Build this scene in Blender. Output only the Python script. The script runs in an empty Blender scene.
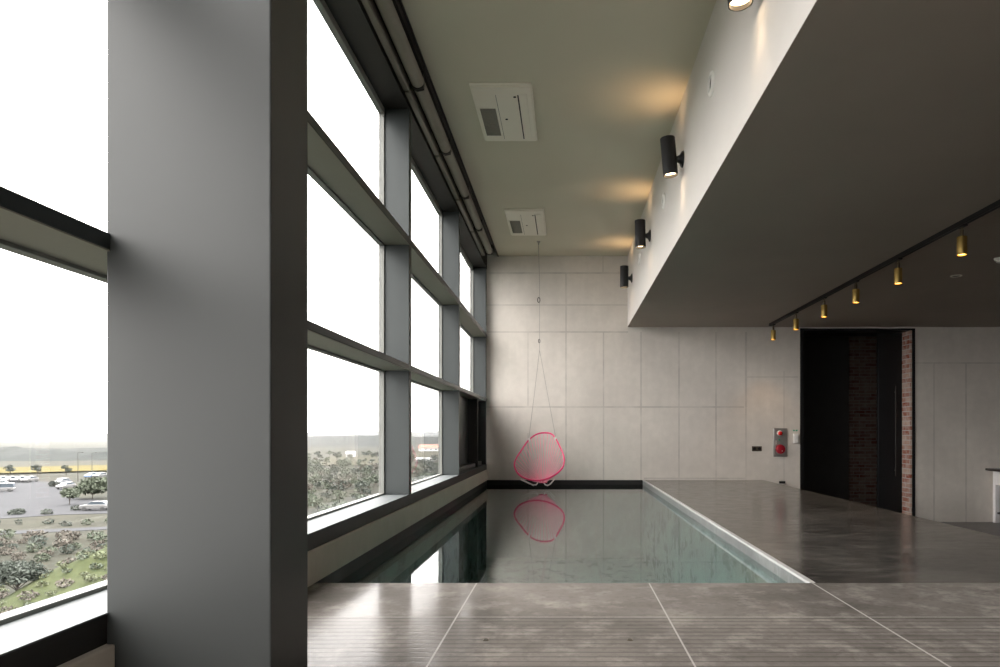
import bpy, bmesh, math, random
from mathutils import Vector, Matrix, noise
random.seed(7)
PI = math.pi
S = bpy.context.scene
C = S.collection
U = 0.0162                    # metres per unit of the room's measuring grid
D = 24 / 36 * 1000 * U        # distance from the camera to the end wall
E = 47 * U                    # eye height over the pool deck

def X(v): return v * U
def Yd(d): return D * d
def Z(v): return E + v * U    # heights given from eye level

# ------------------------------------------------------------------ materials
class NT:
    def __init__(s, name):
        s.m = bpy.data.materials.new(name); s.m.use_nodes = True
        s.t = s.m.node_tree; s.t.nodes.clear()
        s.out = s.n('ShaderNodeOutputMaterial')
    def n(s, typ, **kw):
        k = s.t.nodes.new(typ)
        for a, b in kw.items(): setattr(k, a, b)
        return k
    def l(s, a, b): s.t.links.new(a, b)
    def put(s, sock, v):
        if isinstance(v, (int, float)): sock.default_value = v
        elif isinstance(v, tuple): sock.default_value = v if len(v) == len(sock.default_value) else v + (1,)
        else: s.l(v, sock)
    def math(s, op, a, b=0.0, clamp=False):
        k = s.n('ShaderNodeMath', operation=op, use_clamp=clamp); s.put(k.inputs[0], a); s.put(k.inputs[1], b); return k.outputs[0]
    def mix(s, f, a, b, blend='MIX'):
        k = s.n('ShaderNodeMix', data_type='RGBA', blend_type=blend)
        s.put(k.inputs[0], f); s.put(k.inputs[6], a); s.put(k.inputs[7], b); return k.outputs[2]
    def pos(s):
        k = s.n('ShaderNodeTexCoord'); return k.outputs['Object']
    def sep(s, v):
        k = s.n('ShaderNodeSeparateXYZ'); s.l(v, k.inputs[0]); return k.outputs
    def scale(s, v, sc):
        k = s.n('ShaderNodeVectorMath', operation='MULTIPLY'); s.l(v, k.inputs[0]); k.inputs[1].default_value = sc; return k.outputs[0]
    def noise(s, v, sc, det=5, rough=.55):
        k = s.n('ShaderNodeTexNoise'); s.l(v, k.inputs['Vector']); k.inputs['Scale'].default_value = sc
        k.inputs['Detail'].default_value = det; k.inputs['Roughness'].default_value = rough; return k.outputs['Fac']
    def ramp(s, f, stops):
        k = s.n('ShaderNodeValToRGB'); s.l(f, k.inputs[0]); e = k.color_ramp.elements
        while len(e) < len(stops): e.new(.5)
        for q, (p, c) in zip(e, stops): q.position = p; q.color = (c if isinstance(c, tuple) else (c, c, c)) + (1,)
        return k.outputs[0]
    def line(s, c, at, w):            # 1 inside a line of half width w around coordinate at
        d = s.math('ABSOLUTE', s.math('SUBTRACT', c, at))
        return s.math('SUBTRACT', 1, s.math('SMOOTH_MIN', s.math('DIVIDE', d, w), 1.0), True) if False else s.math('LESS_THAN', d, w)
    def sheet(s, f0, normal=None):
        g = s.n('ShaderNodeNewGeometry'); k = s.n('ShaderNodeVectorMath', operation='DOT_PRODUCT')
        s.l(g.outputs['Incoming'], k.inputs[0]); s.l(normal if normal is not None else g.outputs['Normal'], k.inputs[1])
        q = s.math('POWER', s.math('SUBTRACT', 1, s.math('ABSOLUTE', k.outputs['Value']), True), 5)
        return s.math('MULTIPLY_ADD', q, 1 - f0) if False else s.math('ADD', f0, s.math('MULTIPLY', q, 1 - f0))
    def bump(s, h, strength=.2, dist=.01):
        k = s.n('ShaderNodeBump'); s.l(h, k.inputs['Height']); k.inputs['Strength'].default_value = strength
        k.inputs['Distance'].default_value = dist; return k.outputs[0]
    def bsdf(s, color, rough=.5, metal=0.0, normal=None, spec=.5, emit=None, estr=0, coat=0, crough=.05):
        k = s.n('ShaderNodeBsdfPrincipled'); s.put(k.inputs['Base Color'], color); s.put(k.inputs['Roughness'], rough)
        s.put(k.inputs['Metallic'], metal); s.put(k.inputs['Specular IOR Level'], spec)
        k.inputs['Coat Weight'].default_value = coat; k.inputs['Coat Roughness'].default_value = crough
        if normal is not None: s.l(normal, k.inputs['Normal'])
        if emit: k.inputs['Emission Color'].default_value = emit + (1,); k.inputs['Emission Strength'].default_value = estr
        s.l(k.outputs[0], s.out.inputs[0]); return s.m

def plain(name, col, rough=.5, metal=0.0, var=.06, sc=8, spec=.5, bump=0.0, coat=0):
    t = NT(name); p = t.pos(); f = t.noise(p, sc)
    a = tuple(max(0, c * (1 - var * 2)) for c in col); b = tuple(min(1, c * (1 + var * 2)) for c in col)
    c = t.mix(f, a, b)
    nm = t.bump(t.noise(p, sc * 12, 3), bump) if bump else None
    return t.bsdf(c, rough, metal, nm, spec, coat=coat)

def concrete(name, col, vl=(), hl=(), rough=.75, var=.12, patch=True):
    """vl: (x, z0, z1, half width), hl: (z, x0, x1, half width): board joints cast in the wall."""
    t = NT(name); p = t.pos(); x, y, z = t.sep(p)
    f = t.noise(p, .9, 6, .6); g = t.noise(p, 9, 6, .65); h = t.noise(t.scale(p, (7, 7, .8)), 1.2, 4)
    c = t.mix(t.ramp(f, [(.3, 0.), (.7, 1.)]), tuple(v * (1 - var) for v in col), tuple(v * (1 + var) for v in col))
    c = t.mix(t.math('MULTIPLY', t.ramp(g, [(.42, 1.), (.62, 0.)]), .16), c, tuple(v * .7 for v in col))
    c = t.mix(t.math('MULTIPLY', t.ramp(h, [(.35, 1.), (.7, 0.)]), .18), c, tuple(v * .74 for v in col))
    m = None
    for (at, a, b, w) in vl:
        k = t.math('MULTIPLY', t.line(x, at, w), t.math('MULTIPLY', t.math('GREATER_THAN', z, a), t.math('LESS_THAN', z, b)))
        m = k if m is None else t.math('MAXIMUM', m, k)
    for (at, a, b, w) in hl:
        k = t.math('MULTIPLY', t.line(z, at, w), t.math('MULTIPLY', t.math('GREATER_THAN', x, a), t.math('LESS_THAN', x, b)))
        m = k if m is None else t.math('MAXIMUM', m, k)
    height = t.math('MULTIPLY', t.noise(p, 60, 4), .15)
    if m is not None:
        jn = t.math('MULTIPLY', m, t.ramp(t.noise(p, 3.5, 4), [(.3, .25), (.65, .9)]))
        c = t.mix(t.math('MULTIPLY', jn, .55), c, tuple(v * .45 for v in col))
        height = t.math('SUBTRACT', height, jn)
    return t.bsdf(c, rough, 0, t.bump(height, .35, .004), .3)

def tile(name, dark, light, joints_x=(), joints_y=(), rough=.17, ribs=None, streak=5, spec=.5, rvar=.07, jcol=(.32, .30, .28)):
    t = NT(name); p = t.pos(); x, y, z = t.sep(p)
    f = t.noise(t.scale(p, (1, 1.6, 1)), 1.3, 8, .62); g = t.noise(t.scale(p, (2.2, streak, 2)), 2.4, 8, .7)
    h = t.noise(p, 26, 6, .7)
    c = t.mix(t.ramp(f, [(.32, 0.), (.68, 1.)]), dark, light)
    c = t.mix(t.math('MULTIPLY', t.ramp(g, [(.5, 0.), (.72, 1.)]), .55), c, tuple(v * 2.0 for v in light))
    c = t.mix(t.math('MULTIPLY', t.ramp(h, [(.3, 1.), (.5, 0.)]), .4), c, tuple(v * .5 for v in dark))
    hh = t.math('MULTIPLY', t.noise(p, 14, 5), .012)
    r = t.math('ADD', rough - .05, t.math('MULTIPLY', t.ramp(g, [(.3, 0.), (.75, 1.)]), rvar))
    if ribs:
        y0, per = ribs
        s_ = t.math('SINE', t.math('MULTIPLY', y, 2 * PI / per))
        on = t.math('LESS_THAN', y, y0)
        groove = t.math('MULTIPLY', t.ramp(s_, [(.55, 0.), (1., 1.)]), on)
        c = t.mix(t.math('MULTIPLY', groove, .55), c, tuple(v * .45 for v in dark))
        hh = t.math('SUBTRACT', hh, t.math('MULTIPLY', groove, .3))
        r = t.math('ADD', r, t.math('MULTIPLY', on, .05))
    m = None
    for (at, w) in joints_x:
        k = t.line(x, at, w); m = k if m is None else t.math('MAXIMUM', m, k)
    for (at, w) in joints_y:
        k = t.line(y, at, w); m = k if m is None else t.math('MAXIMUM', m, k)
    if m is not None:
        c = t.mix(t.math('MULTIPLY', m, .8), c, jcol); r = t.math('ADD', r, t.math('MULTIPLY', m, .4))
        hh = t.math('SUBTRACT', hh, t.math('MULTIPLY', m, .15))
    return t.bsdf(c, r, 0, t.bump(hh, .3, .004), spec)

def brick(name, w=.24, h=.078, k_=1.0):
    t = NT(name); p = t.pos(); x, y, z = t.sep(p)
    k = t.n('ShaderNodeCombineXYZ'); t.l(t.math('ADD', x, y), k.inputs[0]); t.l(z, k.inputs[1])
    b = t.n('ShaderNodeTexBrick'); t.l(k.outputs[0], b.inputs['Vector']); b.inputs['Scale'].default_value = 1
    b.inputs['Brick Width'].default_value = w; b.inputs['Row Height'].default_value = h; b.inputs['Mortar Size'].default_value = .007
    b.inputs['Color1'].default_value = (.30, .085, .05, 1); b.inputs['Color2'].default_value = (.52, .36, .29, 1); b.inputs['Mortar'].default_value = (.5, .47, .43, 1)
    b.inputs['Bias'].default_value = -.1
    c = t.mix(t.ramp(t.noise(p, 11, 5), [(.42, 0.), (.62, 1.)]), b.outputs['Color'], (.6, .55, .5), 'MIX')
    c = t.mix(.4, b.outputs['Color'], c)
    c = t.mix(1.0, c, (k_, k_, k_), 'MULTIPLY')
    return t.bsdf(c, .85, 0, t.bump(t.math('SUBTRACT', t.noise(p, 40), b.outputs['Fac']), .6, .008), .2)

def glass_mat(name, tint=(.93, .96, .95)):
    t = NT(name); fr = t.sheet(.035)
    a = t.n('ShaderNodeBsdfTransparent'); a.inputs[0].default_value = tint + (1,)
    g = t.n('ShaderNodeBsdfGlossy'); g.inputs['Roughness'].default_value = 0
    m = t.n('ShaderNodeMixShader'); t.l(fr, m.inputs[0]); t.l(a.outputs[0], m.inputs[1]); t.l(g.outputs[0], m.inputs[2])
    t.l(m.outputs[0], t.out.inputs[0]); return t.m

def water_mat(name):
    t = NT(name); p = t.pos()
    w = t.math('ADD', t.noise(t.scale(p, (1.2, 3.2, 1)), 2.2, 2), t.math('MULTIPLY', t.noise(t.scale(p, (1, 4, 1)), 7, 2), .2))
    nm = t.bump(w, .008, .02)
    fr = t.sheet(.02, nm)
    a = t.n('ShaderNodeBsdfTransparent'); a.inputs[0].default_value = (.78, .86, .85, 1)
    g = t.n('ShaderNodeBsdfGlossy'); g.inputs['Roughness'].default_value = .015; t.l(nm, g.inputs['Normal'])
    m = t.n('ShaderNodeMixShader'); t.l(fr, m.inputs[0]); t.l(a.outputs[0], m.inputs[1]); t.l(g.outputs[0], m.inputs[2])
    t.l(m.outputs[0], t.out.inputs[0]); return t.m

def glow(name, col, s):
    t = NT(name); k = t.n('ShaderNodeEmission'); k.inputs[0].default_value = col + (1,); k.inputs[1].default_value = s
    t.l(k.outputs[0], t.out.inputs[0]); return t.m

def ground_mat(name, a, b, c, sc=.05):
    t = NT(name); p = t.pos(); f = t.noise(p, sc, 8, .65); g = t.noise(p, sc * 9, 6, .7)
    col = t.ramp(f, [(.3, a), (.5, b), (.7, c)])
    col = t.mix(t.math('MULTIPLY', t.ramp(g, [(.35, 1.), (.6, 0.)]), .5), col, tuple(v * .55 for v in a))
    return t.bsdf(col, .95, 0, None, .1)

# ------------------------------------------------------------------ mesh helpers
class MB:
    def __init__(s): s.bm = bmesh.new()
    def box(s, x0, x1, y0, y1, z0, z1, rot=None):
        vs = [s.bm.verts.new((x, y, z)) for x in (x0, x1) for y in (y0, y1) for z in (z0, z1)]
        for q in ((0, 1, 3, 2), (4, 6, 7, 5), (0, 4, 5, 1), (2, 3, 7, 6), (0, 2, 6, 4), (1, 5, 7, 3)):
            s.bm.faces.new([vs[i] for i in q])
        if rot is not None: bmesh.ops.transform(s.bm, matrix=rot, verts=vs)
        return s
    def prism(s, pts, axis, a, b):
        """closed outline pts (2D) pushed along axis ('x','y','z') from a to b"""
        def v(p, h): return {'x': (h, p[0], p[1]), 'y': (p[0], h, p[1]), 'z': (p[0], p[1], h)}[axis]
        A = [s.bm.verts.new(v(p, a)) for p in pts]; B = [s.bm.verts.new(v(p, b)) for p in pts]
        n = len(pts)
        s.bm.faces.new(A); s.bm.faces.new(B[::-1])
        for i in range(n): s.bm.faces.new((A[i], B[i], B[(i + 1) % n], A[(i + 1) % n]))
        return s
    def lathe(s, prof, c=(0, 0, 0), axis=(0, 0, 1), seg=28, cap=True):
        """prof: (radius, height) along axis from c"""
        q = Vector((0, 0, 1)).rotation_difference(Vector(axis)); c = Vector(c); rings = []
        for r, h in prof:
            rings.append([s.bm.verts.new(c + q @ Vector((r * math.cos(2 * PI * i / seg), r * math.sin(2 * PI * i / seg), h))) for i in range(seg)])
        for a, b in zip(rings, rings[1:]):
            for i in range(seg): s.bm.faces.new((a[i], a[(i + 1) % seg], b[(i + 1) % seg], b[i]))
        if cap: s.bm.faces.new(rings[0][::-1]); s.bm.faces.new(rings[-1])
        return s
    def cyl(s, p0, p1, r, seg=20, r2=None):
        p0, p1 = Vector(p0), Vector(p1); d = p1 - p0
        return s.lathe([(r, 0), (r if r2 is None else r2, d.length)], p0, d.normalized(), seg)
    def tube(s, pts, r, seg=8, closed=False):
        pts = [Vector(p) for p in pts]; n = len(pts); rings = []
        for i, p in enumerate(pts):
            a = pts[(i - 1) % n] if closed or i else p; b = pts[(i + 1) % n] if closed or i < n - 1 else p
            d = (b - a).normalized(); q = Vector((0, 0, 1)).rotation_difference(d)
            rr = r(i / max(1, n - 1)) if callable(r) else r
            rings.append([s.bm.verts.new(p + q @ Vector((rr * math.cos(2 * PI * k / seg), rr * math.sin(2 * PI * k / seg), 0))) for k in range(seg)])
        m = n if closed else n - 1
        for i in range(m):
            A, B = rings[i], rings[(i + 1) % n]
            off = min(range(seg), key=lambda o: (A[0].co - B[o].co).length)
            for k in range(seg): s.bm.faces.new((A[k], A[(k + 1) % seg], B[(k + 1 + off) % seg], B[(k + off) % seg]))
        if not closed: s.bm.faces.new(rings[0][::-1]); s.bm.faces.new(rings[-1])
        return s
    def blob(s, c, r, sub=1, jit=.2, sq=(1, 1, 1)):
        ret = bmesh.ops.create_icosphere(s.bm, subdivisions=sub, radius=1)
        for v in ret['verts']:
            k = r * (1 + random.uniform(-jit, jit)); v.co = Vector((v.co.x * k * sq[0], v.co.y * k * sq[1], v.co.z * k * sq[2])) + Vector(c)
        return s
    def leaf(s, c, size):
        c = Vector(c); a = Vector((random.gauss(0, 1), random.gauss(0, 1), random.gauss(0, 1))).normalized()
        b = a.cross(Vector((random.gauss(0, 1), random.gauss(0, 1), random.gauss(0, 1)))).normalized()
        vs = [s.bm.verts.new(c + p) for p in (a * size, b * size * .45, -a * size, -b * size * .45)]
        s.bm.faces.new(vs); return s
    def build(s, name, mat, parent=None, bevel=0, smooth=True, seg=2):
        bm = s.bm
        bmesh.ops.recalc_face_normals(bm, faces=bm.faces)
        me = bpy.data.meshes.new(name)
        if parent is not None:
            bmesh.ops.translate(bm, verts=bm.verts, vec=-world_loc(parent))
        bm.to_mesh(me); bm.free()
        o = bpy.data.objects.new(name, me); C.objects.link(o); me.materials.append(mat)
        if parent is not None: o.parent = parent
        if bevel:
            md = o.modifiers.new('edge', 'BEVEL'); md.width = bevel; md.segments = seg; md.limit_method = 'ANGLE'; md.angle_limit = .6
        if smooth:
            for p in me.polygons: p.use_smooth = True
            me.set_sharp_from_angle(angle=math.radians(35))
        return o

def world_loc(o):
    v = Vector((0, 0, 0))
    while o is not None: v += o.location; o = o.parent
    return v
def tag(o, label=None, cat=None, group=None, kind=None):
    if label: o['label'] = label
    if cat: o['category'] = cat
    if group: o['group'] = group
    if kind: o['kind'] = kind
    return o
def thing(name, label, cat, loc, group=None):
    o = bpy.data.objects.new(name, None); C.objects.link(o); o.location = loc; o.empty_display_size = .1
    return tag(o, label, cat, group)
def struct(o): o['kind'] = 'structure'; return o
def sroot(name, loc=(0, 0, 0)):
    o = bpy.data.objects.new(name, None); C.objects.link(o); o.location = loc; return struct(o)
def dup(root, loc, label=None, group=None, rotz=None, scale=None):
    r = root.copy(); C.objects.link(r); r.location = loc
    if label: r['label'] = label
    if group: r['group'] = group
    if rotz is not None: r.rotation_euler.z = rotz
    if scale is not None: r.scale = (scale, scale, scale)
    for ch in list(root.children):
        c = ch.copy(); C.objects.link(c); c.parent = r
        for g in list(ch.children):
            d = g.copy(); C.objects.link(d); d.parent = c
    return r

# ------------------------------------------------------------------ material palette
M = {}
vls = []
for i, px in enumerate((528, 566, 603.5, 641, 679, 716)):
    vls.append((X(px - 566), Z(-47), Z(26 if i else -0), .011))
    if px in (528,): vls.append((X(px - 566), Z(26), Z(101), .009))
vls += [(X(0), Z(101), Z(160), .010), (X(37), Z(160), Z(177), .010), (X(0), Z(0), Z(101), .011), (X(37.5), Z(0), Z(101), .011)]
for px in (641, 679, 716): vls.append((X(px - 566), Z(0), Z(101), .011))
vls += [(X(746 - 566), Z(26), Z(101), .016), (X(746 - 566), Z(-47), Z(26), .008), (X(784 - 566), Z(0), Z(62), .007),
        (X(934 - 566), Z(-89), Z(70), .010), (X(966 - 566), Z(-89), Z(70), .012), (X(784 - 566), Z(-60), Z(-24), .007)]
hls = [(Z(160), X(-92), X(62), .016), (Z(128), X(-92), X(62), .010), (Z(101), X(-92), X(62), .012), (Z(26), X(-92), X(178), .013),
       (Z(56), X(180), X(232), .008), (Z(-45.5), X(78), X(180), .014), (Z(70), X(348), X(470), .010)]
M['wall'] = concrete('board marked concrete', (.64, .595, .54), vls, hls)
M['curb'] = concrete('kerb concrete', (.64, .575, .50), var=.08)
M['white_wall'] = plain('painted plaster', (.66, .63, .595), .85, var=.03, sc=2, bump=.05)
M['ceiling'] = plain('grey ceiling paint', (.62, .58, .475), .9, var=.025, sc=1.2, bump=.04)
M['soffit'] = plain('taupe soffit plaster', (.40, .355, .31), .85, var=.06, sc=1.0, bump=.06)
M['column'] = plain('grey steel paint', (.045, .0485, .0475), .42, .0, var=.03, sc=3, spec=.36)
M['frame'] = plain('grey window metal', (.040, .0465, .0465), .38, .3, var=.03, sc=3)
M['dark_frame'] = plain('dark bronze metal', (.017, .0145, .0125), .5, .05, var=.05, sc=4)
M['bead'] = plain('pale glazing bead', (.2, .205, .19), .5, .1)
M['sill'] = plain('pale sill metal', (.13, .142, .145), .5, .0, var=.02, spec=.15)
M['glass'] = glass_mat('window glass', (.96, .96, .955))
M['water'] = water_mat('pool water')
M['pooltile'] = tile('teal pool tile', (.22, .285, .275), (.28, .345, .335), [(X(-20), .02), (X(30), .008)], [(Yd(.55), .01), (Yd(.8), .01)], .3, streak=1.3)
M['band'] = plain('black waterline tile', (.010, .0095, .009), .55, var=.3, sc=14, spec=.25)
M['coping'] = plain('pale stone coping', (.42, .42, .41), .35, var=.1, sc=12)
M['copeface'] = tile('grey waterline tile', (.10, .107, .105), (.17, .18, .175), (), [(Yd(PNJ), .004) for PNJ in (.37, .43, .49, .55, .61, .67, .73, .79, .85, .91)], .35)
M['deck'] = tile('polished dark tile', (.030, .0265, .024), (.105, .096, .085), [(X(-28), .005), (X(26), .005), (X(77.2), .005)], [(Yd(47 / 184), .005), (Yd(.3118), .006)], .15, spec=.42, rvar=.16)
M['near'] = tile('grooved tile', (.098, .089, .08), (.19, .172, .155), [(X(-28), .0035), (X(26), .0035), (X(77.2), .0045)], [(Yd(47 / 184), .0025)], .16, ribs=(Yd(47 / 184), .047), streak=2.2, spec=.08)
M['lowfloor'] = tile('dark lower floor', (.05, .042, .037), (.08, .07, .062), (), (), .35)
M['black'] = plain('matt black metal', (.012, .012, .013), .45, .3, var=.1)
M['pitch'] = plain('painted darkness', (.014, .013, .013), .7, var=.2)  # black stands in for darkness, and soaks up bounce on unseen walls
M['brick'] = brick('old brick')
M['dimbrick'] = brick('brick darkened as shade', .21, .062, .16)  # same brick made darker, the corridor's dimness put into its colour
M['under'] = plain('underside with painted light', (.30, .285, .24), .5, var=.03)  # light from sill and ground put into the colour
M['sash'] = plain('blue grey sash metal', (.03, .036, .041), .4, .1)
M['acwhite'] = plain('off white plastic', (.80, .76, .66), .45, var=.02)
M['acgrille'] = plain('grey intake mesh', (.22, .21, .18), .7, var=.1, sc=60)
M['acslot'] = plain('slot shadow gap', (.03, .03, .03), .8)
M['blind'] = plain('grey blind fabric', (.25, .232, .20), .6, var=.05)
M['blindrail'] = plain('grey blind rail', (.19, .176, .15), .35, .4)
M['brass'] = plain('brushed brass', (.55, .38, .12), .3, .9, var=.08)
M['bronze'] = plain('dark bronze stem', (.11, .085, .05), .35, .7)
M['lampglow'] = glow('warm lamp', (1, .72, .42), 9)
M['spotglow'] = glow('amber lamp', (1, .55, .16), 7)
M['pink'] = plain('pink cord', (.92, .36, .46), .35, var=.06)
M['pinkring'] = plain('pink frame paint', (.74, .05, .17), .3, var=.05)
M['whitewire'] = plain('white wire', (.75, .73, .7), .35)
M['rope'] = plain('grey rope', (.34, .32, .29), .8)
M['steel'] = plain('brushed steel', (.36, .34, .32), .4, .6, var=.06, sc=30)
M['red'] = plain('red plastic', (.62, .015, .02), .3)
M['redlamp'] = plain('red lamp lens', (.85, .03, .03), .2)
M['darkred'] = plain('dark red bell', (.30, .008, .02), .3)
M['white'] = plain('white plastic', (.78, .77, .74), .4, var=.02)
M['green'] = plain('green mark', (.03, .36, .20), .5)
M['brownplate'] = plain('brown plate', (.06, .045, .03), .4)
M['whitepaint'] = plain('white painted wood', (.80, .78, .77), .45, var=.03)
M['darkwood'] = plain('dark wood', (.045, .035, .03), .35, var=.2)

# ------------------------------------------------------------------ room shell
BACK = -5.0               # wall behind the camera
XW, XI = -92, -79         # glass plane and inner face of the glazing, in grid units
WR = 8.4                  # right wall
TOP = 177
DOOR0, DOOR1 = 800 - 566, 912 - 566
b = MB()
b.box(X(-96), X(DOOR0), D, D + .26, Z(-140), Z(200)).box(X(DOOR1), WR + .2, D, D + .26, Z(-140), Z(200))
b.box(X(DOOR0), X(DOOR1), D, D + .26, Z(104.5), Z(200))
struct(b.build('wall_back', M['wall'], smooth=False))
struct(MB().box(WR, WR + .2, BACK, D, Z(-140), Z(200)).build('wall_right', M['pitch'], smooth=False))  # unseen wall, coloured black to cut bounce light on the right
b = MB().box(X(-96), WR, BACK - .2, BACK, Z(-140), Z(48)).box(X(-96), WR, BACK - .2, BACK, Z(164), Z(200))
b.box(X(59), WR, BACK - .2, BACK, Z(48), Z(164))
struct(b.build('wall_front', M['white_wall'], smooth=False))
struct(MB().box(X(68), WR, BACK - .01, BACK + .02, Z(-89), Z(106)).build('wall_front_light_absorber', M['pitch'], smooth=False))  # added unseen black sheet, cuts bounce light below the soffit
w3 = sroot('window_added')  # added glazing out of view, lets in extra sky light
xs = [X(-92), X(-41), X(10), X(59)]
for a_, b_, z0, z1 in [(p, q, Z(48), Z(164)) for p, q in zip(xs, xs[1:])] :
    f = MB()
    f.box(a_, a_ + .05, BACK - .12, BACK - .02, z0, z1).box(b_ - .05, b_, BACK - .12, BACK - .02, z0, z1).box(a_ + .05, b_ - .05, BACK - .12, BACK - .02, z0, z0 + .05).box(a_ + .05, b_ - .05, BACK - .12, BACK - .02, z1 - .05, z1)
    f.build('window_frame', M['frame'], w3, smooth=False)
    MB().box(a_ + .04, b_ - .04, BACK - .08, BACK - .07, z0 + .04, z1 - .04).build('pane', M['glass'], w3, smooth=False)
c = struct(MB().box(X(-67.3), X(61.5) + .3, BACK, D, Z(TOP), Z(TOP) + .3).build('ceiling', M['ceiling'], smooth=False))
struct(MB().box(X(-68.2), X(-67.3), BACK, D, Z(TOP) - .012, Z(188)).build('trim_1', M['dark_frame'], smooth=False))
struct(MB().box(X(-96), X(-68.2), BACK, D, Z(188), Z(200)).build('ceiling_blind_pocket', M['dark_frame'], smooth=False))
struct(MB().box(X(61.5), X(61.5) + .2, BACK, D, Z(106) + .004, Z(TOP)).build('wall_bulkhead', M['white_wall'], smooth=False))
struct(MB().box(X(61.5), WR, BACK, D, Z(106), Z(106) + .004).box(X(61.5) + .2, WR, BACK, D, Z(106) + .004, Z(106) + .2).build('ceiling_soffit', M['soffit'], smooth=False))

# pool deck, pool basin, water
PN, PR, PL = .3133, 77.5, -79
WATER = Z(-51.65)
b = MB().box(X(-95), X(197), BACK, Yd(PN), Z(-47) - .7, Z(-47))
struct(b.build('floor', M['near'], smooth=False))
struct(MB().box(X(PR), X(197), Yd(PN), D, Z(-47) - .7, Z(-47)).build('floor_pool_side', M['deck'], smooth=False))
struct(MB().box(X(197), WR, BACK, D + 1.9, Z(-89) - .1, Z(-89)).build('floor_lower', M['lowfloor'], smooth=False))
bz = -1.25
b = MB().box(X(-95), X(197), Yd(PN) - .2, D + .05, bz - .1, bz)
b.box(X(PR) - .012, X(PR), Yd(PN), D, bz, Z(-54)).box(X(PL) - .1, X(PL) + .002, Yd(PN), D, bz, Z(-60)).box(X(PL), X(PR), D - .03, D - .001, bz, Z(-60)).box(X(PL), X(PR), Yd(PN) - .02, Yd(PN), bz, Z(-50))
struct(b.build('floor_pool_basin', M['pooltile'], smooth=False))
b = MB().box(X(PL) - .02, X(PL), Yd(PN), D, Z(-60), Z(-47)).box(X(PL), X(PR), D - .02, D - .001, Z(-60), Z(-47))
struct(b.build('trim_2', M['band'], smooth=False))
struct(MB().box(X(PR) - .014, X(PR), Yd(PN), D - .02, Z(-54), Z(-47) - .012).build('trim_3', M['copeface'], smooth=False))
struct(MB().box(X(PR) - .018, X(PR) + .010, Yd(PN), D - .02, Z(-47) - .012, Z(-47) + .003).build('trim_7', M['coping'], smooth=False))
struct(MB().box(X(PL), X(PR) - .012, Yd(PN), D - .02, WATER - .004, WATER).build('water', M['water'], smooth=False))

# kerb, fascia and sill below the glazing
b = MB().box(X(-96), X(-77.8), BACK, Yd(.1728), Z(-47), Z(-36.4)).box(X(-96), X(-78.4), Yd(.1977), D, Z(-47), Z(-36.4))
struct(b.build('trim_4', M['curb'], bevel=.006, smooth=False))
struct(MB().box(X(-96), X(XI) - .006, BACK, D, Z(-36.4), Z(-31.3)).build('trim_5', M['dark_frame'], smooth=False))
struct(MB().box(X(-97), X(XI) - .002, BACK, D, Z(-31.3), Z(-31)).build('trim_6', M['sill'], smooth=False))
struct(MB().box(X(-96), X(-91.5), BACK, D, -2.2, Z(-36)).build('wall_left', M['curb'], smooth=False))
# big steel column
struct(MB().box(X(-79.4), X(-51), Yd(.1728), Yd(.1977), Z(-47), Z(188)).build('column', M['column'], bevel=.004, smooth=False))

# curtain wall
def glazing(name, bays, y0, y1, panel=None):
    w = sroot(name)
    ROWS = ((-31, 31.4), (34.5, 94.8), (98.6, 163.5))
    for z0, z1 in ((31.4, 34.5), (94.8, 98.6)):
        tr = MB().box(X(-94), X(XI) + .004, y0, y1, Z(z0) + .004, Z(z1)).build('transom', M['frame'], w, .003)
        MB().box(X(-94), X(XI) + .002, y0, y1, Z(z0), Z(z0) + .004).build('lit_underside', M['under'], tr, smooth=False)  # thin paler face under the transom, painted as if lit from below
    MB().box(X(-94), X(XI), y0, y1, Z(163.5), Z(188)).build('head', M['dark_frame'], w)
    for k, (a, bb) in enumerate(bays):
        m1 = min(bb + .085, y1)
        if m1 > bb + .01:
            MB().box(X(-94), X(XI), bb, m1, Z(-31), Z(163.5)).build('mullion', M['frame'], w, .003)
        for r, (z0, z1) in enumerate(ROWS):
            if panel == (k, r): continue
            fw, fh = X(1.2), X(.8)
            ht = X(3.2) if r == 2 else fh
            f = MB()
            f.box(X(-94), X(XW) + .012, a, a + fw, Z(z0), Z(z1)).box(X(-94), X(XW) + .012, bb - fw, bb, Z(z0), Z(z1))
            f.box(X(-94), X(XW) + .012, a + fw, bb - fw, Z(z0), Z(z0) + fh).box(X(-94), X(XW) + .012, a + fw, bb - fw, Z(z1) - ht, Z(z1))
            f.build('glazing_frame', M['bead'], w, .002)
            MB().box(X(XW) - .012, X(XW), a + fw * .8, bb - fw * .8, Z(z0) + fh * .8, Z(z1) - ht * .8).build('pane', M['glass'], w, smooth=False)
    return w
yl = Yd(.262)
glazing('window_1', [(-5.0, -2.55), (-2.46, -.25), (-.16, yl)], BACK, yl + .059)
w2 = glazing('window_2', [(Yd(.262) + .06, Yd(.5035)), (Yd(.5035) + .085, Yd(.738)), (Yd(.738) + .085, Yd(.986))], Yd(.262) + .06, D, panel=(2, 0))
# dark opening sash in the far lower light
a, bb = Yd(.738) + .085, Yd(.986)
sash = MB().box(X(-92), X(-90), a, bb, Z(-31), Z(31.4)).build('opening_sash', M['sash'], w2)
MB().box(X(-90), X(-80.5), a + .02, a + .05, Z(-30), Z(30.5)).build('sash_stay', M['bead'], sash)
MB().box(X(-90), X(-81), bb - .75, bb - .7, Z(-31), Z(31)).build('sash_edge', M['dark_frame'], sash)
MB().box(X(-90), X(-83), a + .05, bb, Z(-31), Z(-27.5)).build('sash_rail', M['frame'], sash, .01)
MB().box(X(-81.5), X(-79.5), a + .02, a + .06, Z(-19), Z(-15)).build('sash_handle', M['black'], sash, .004)

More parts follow.
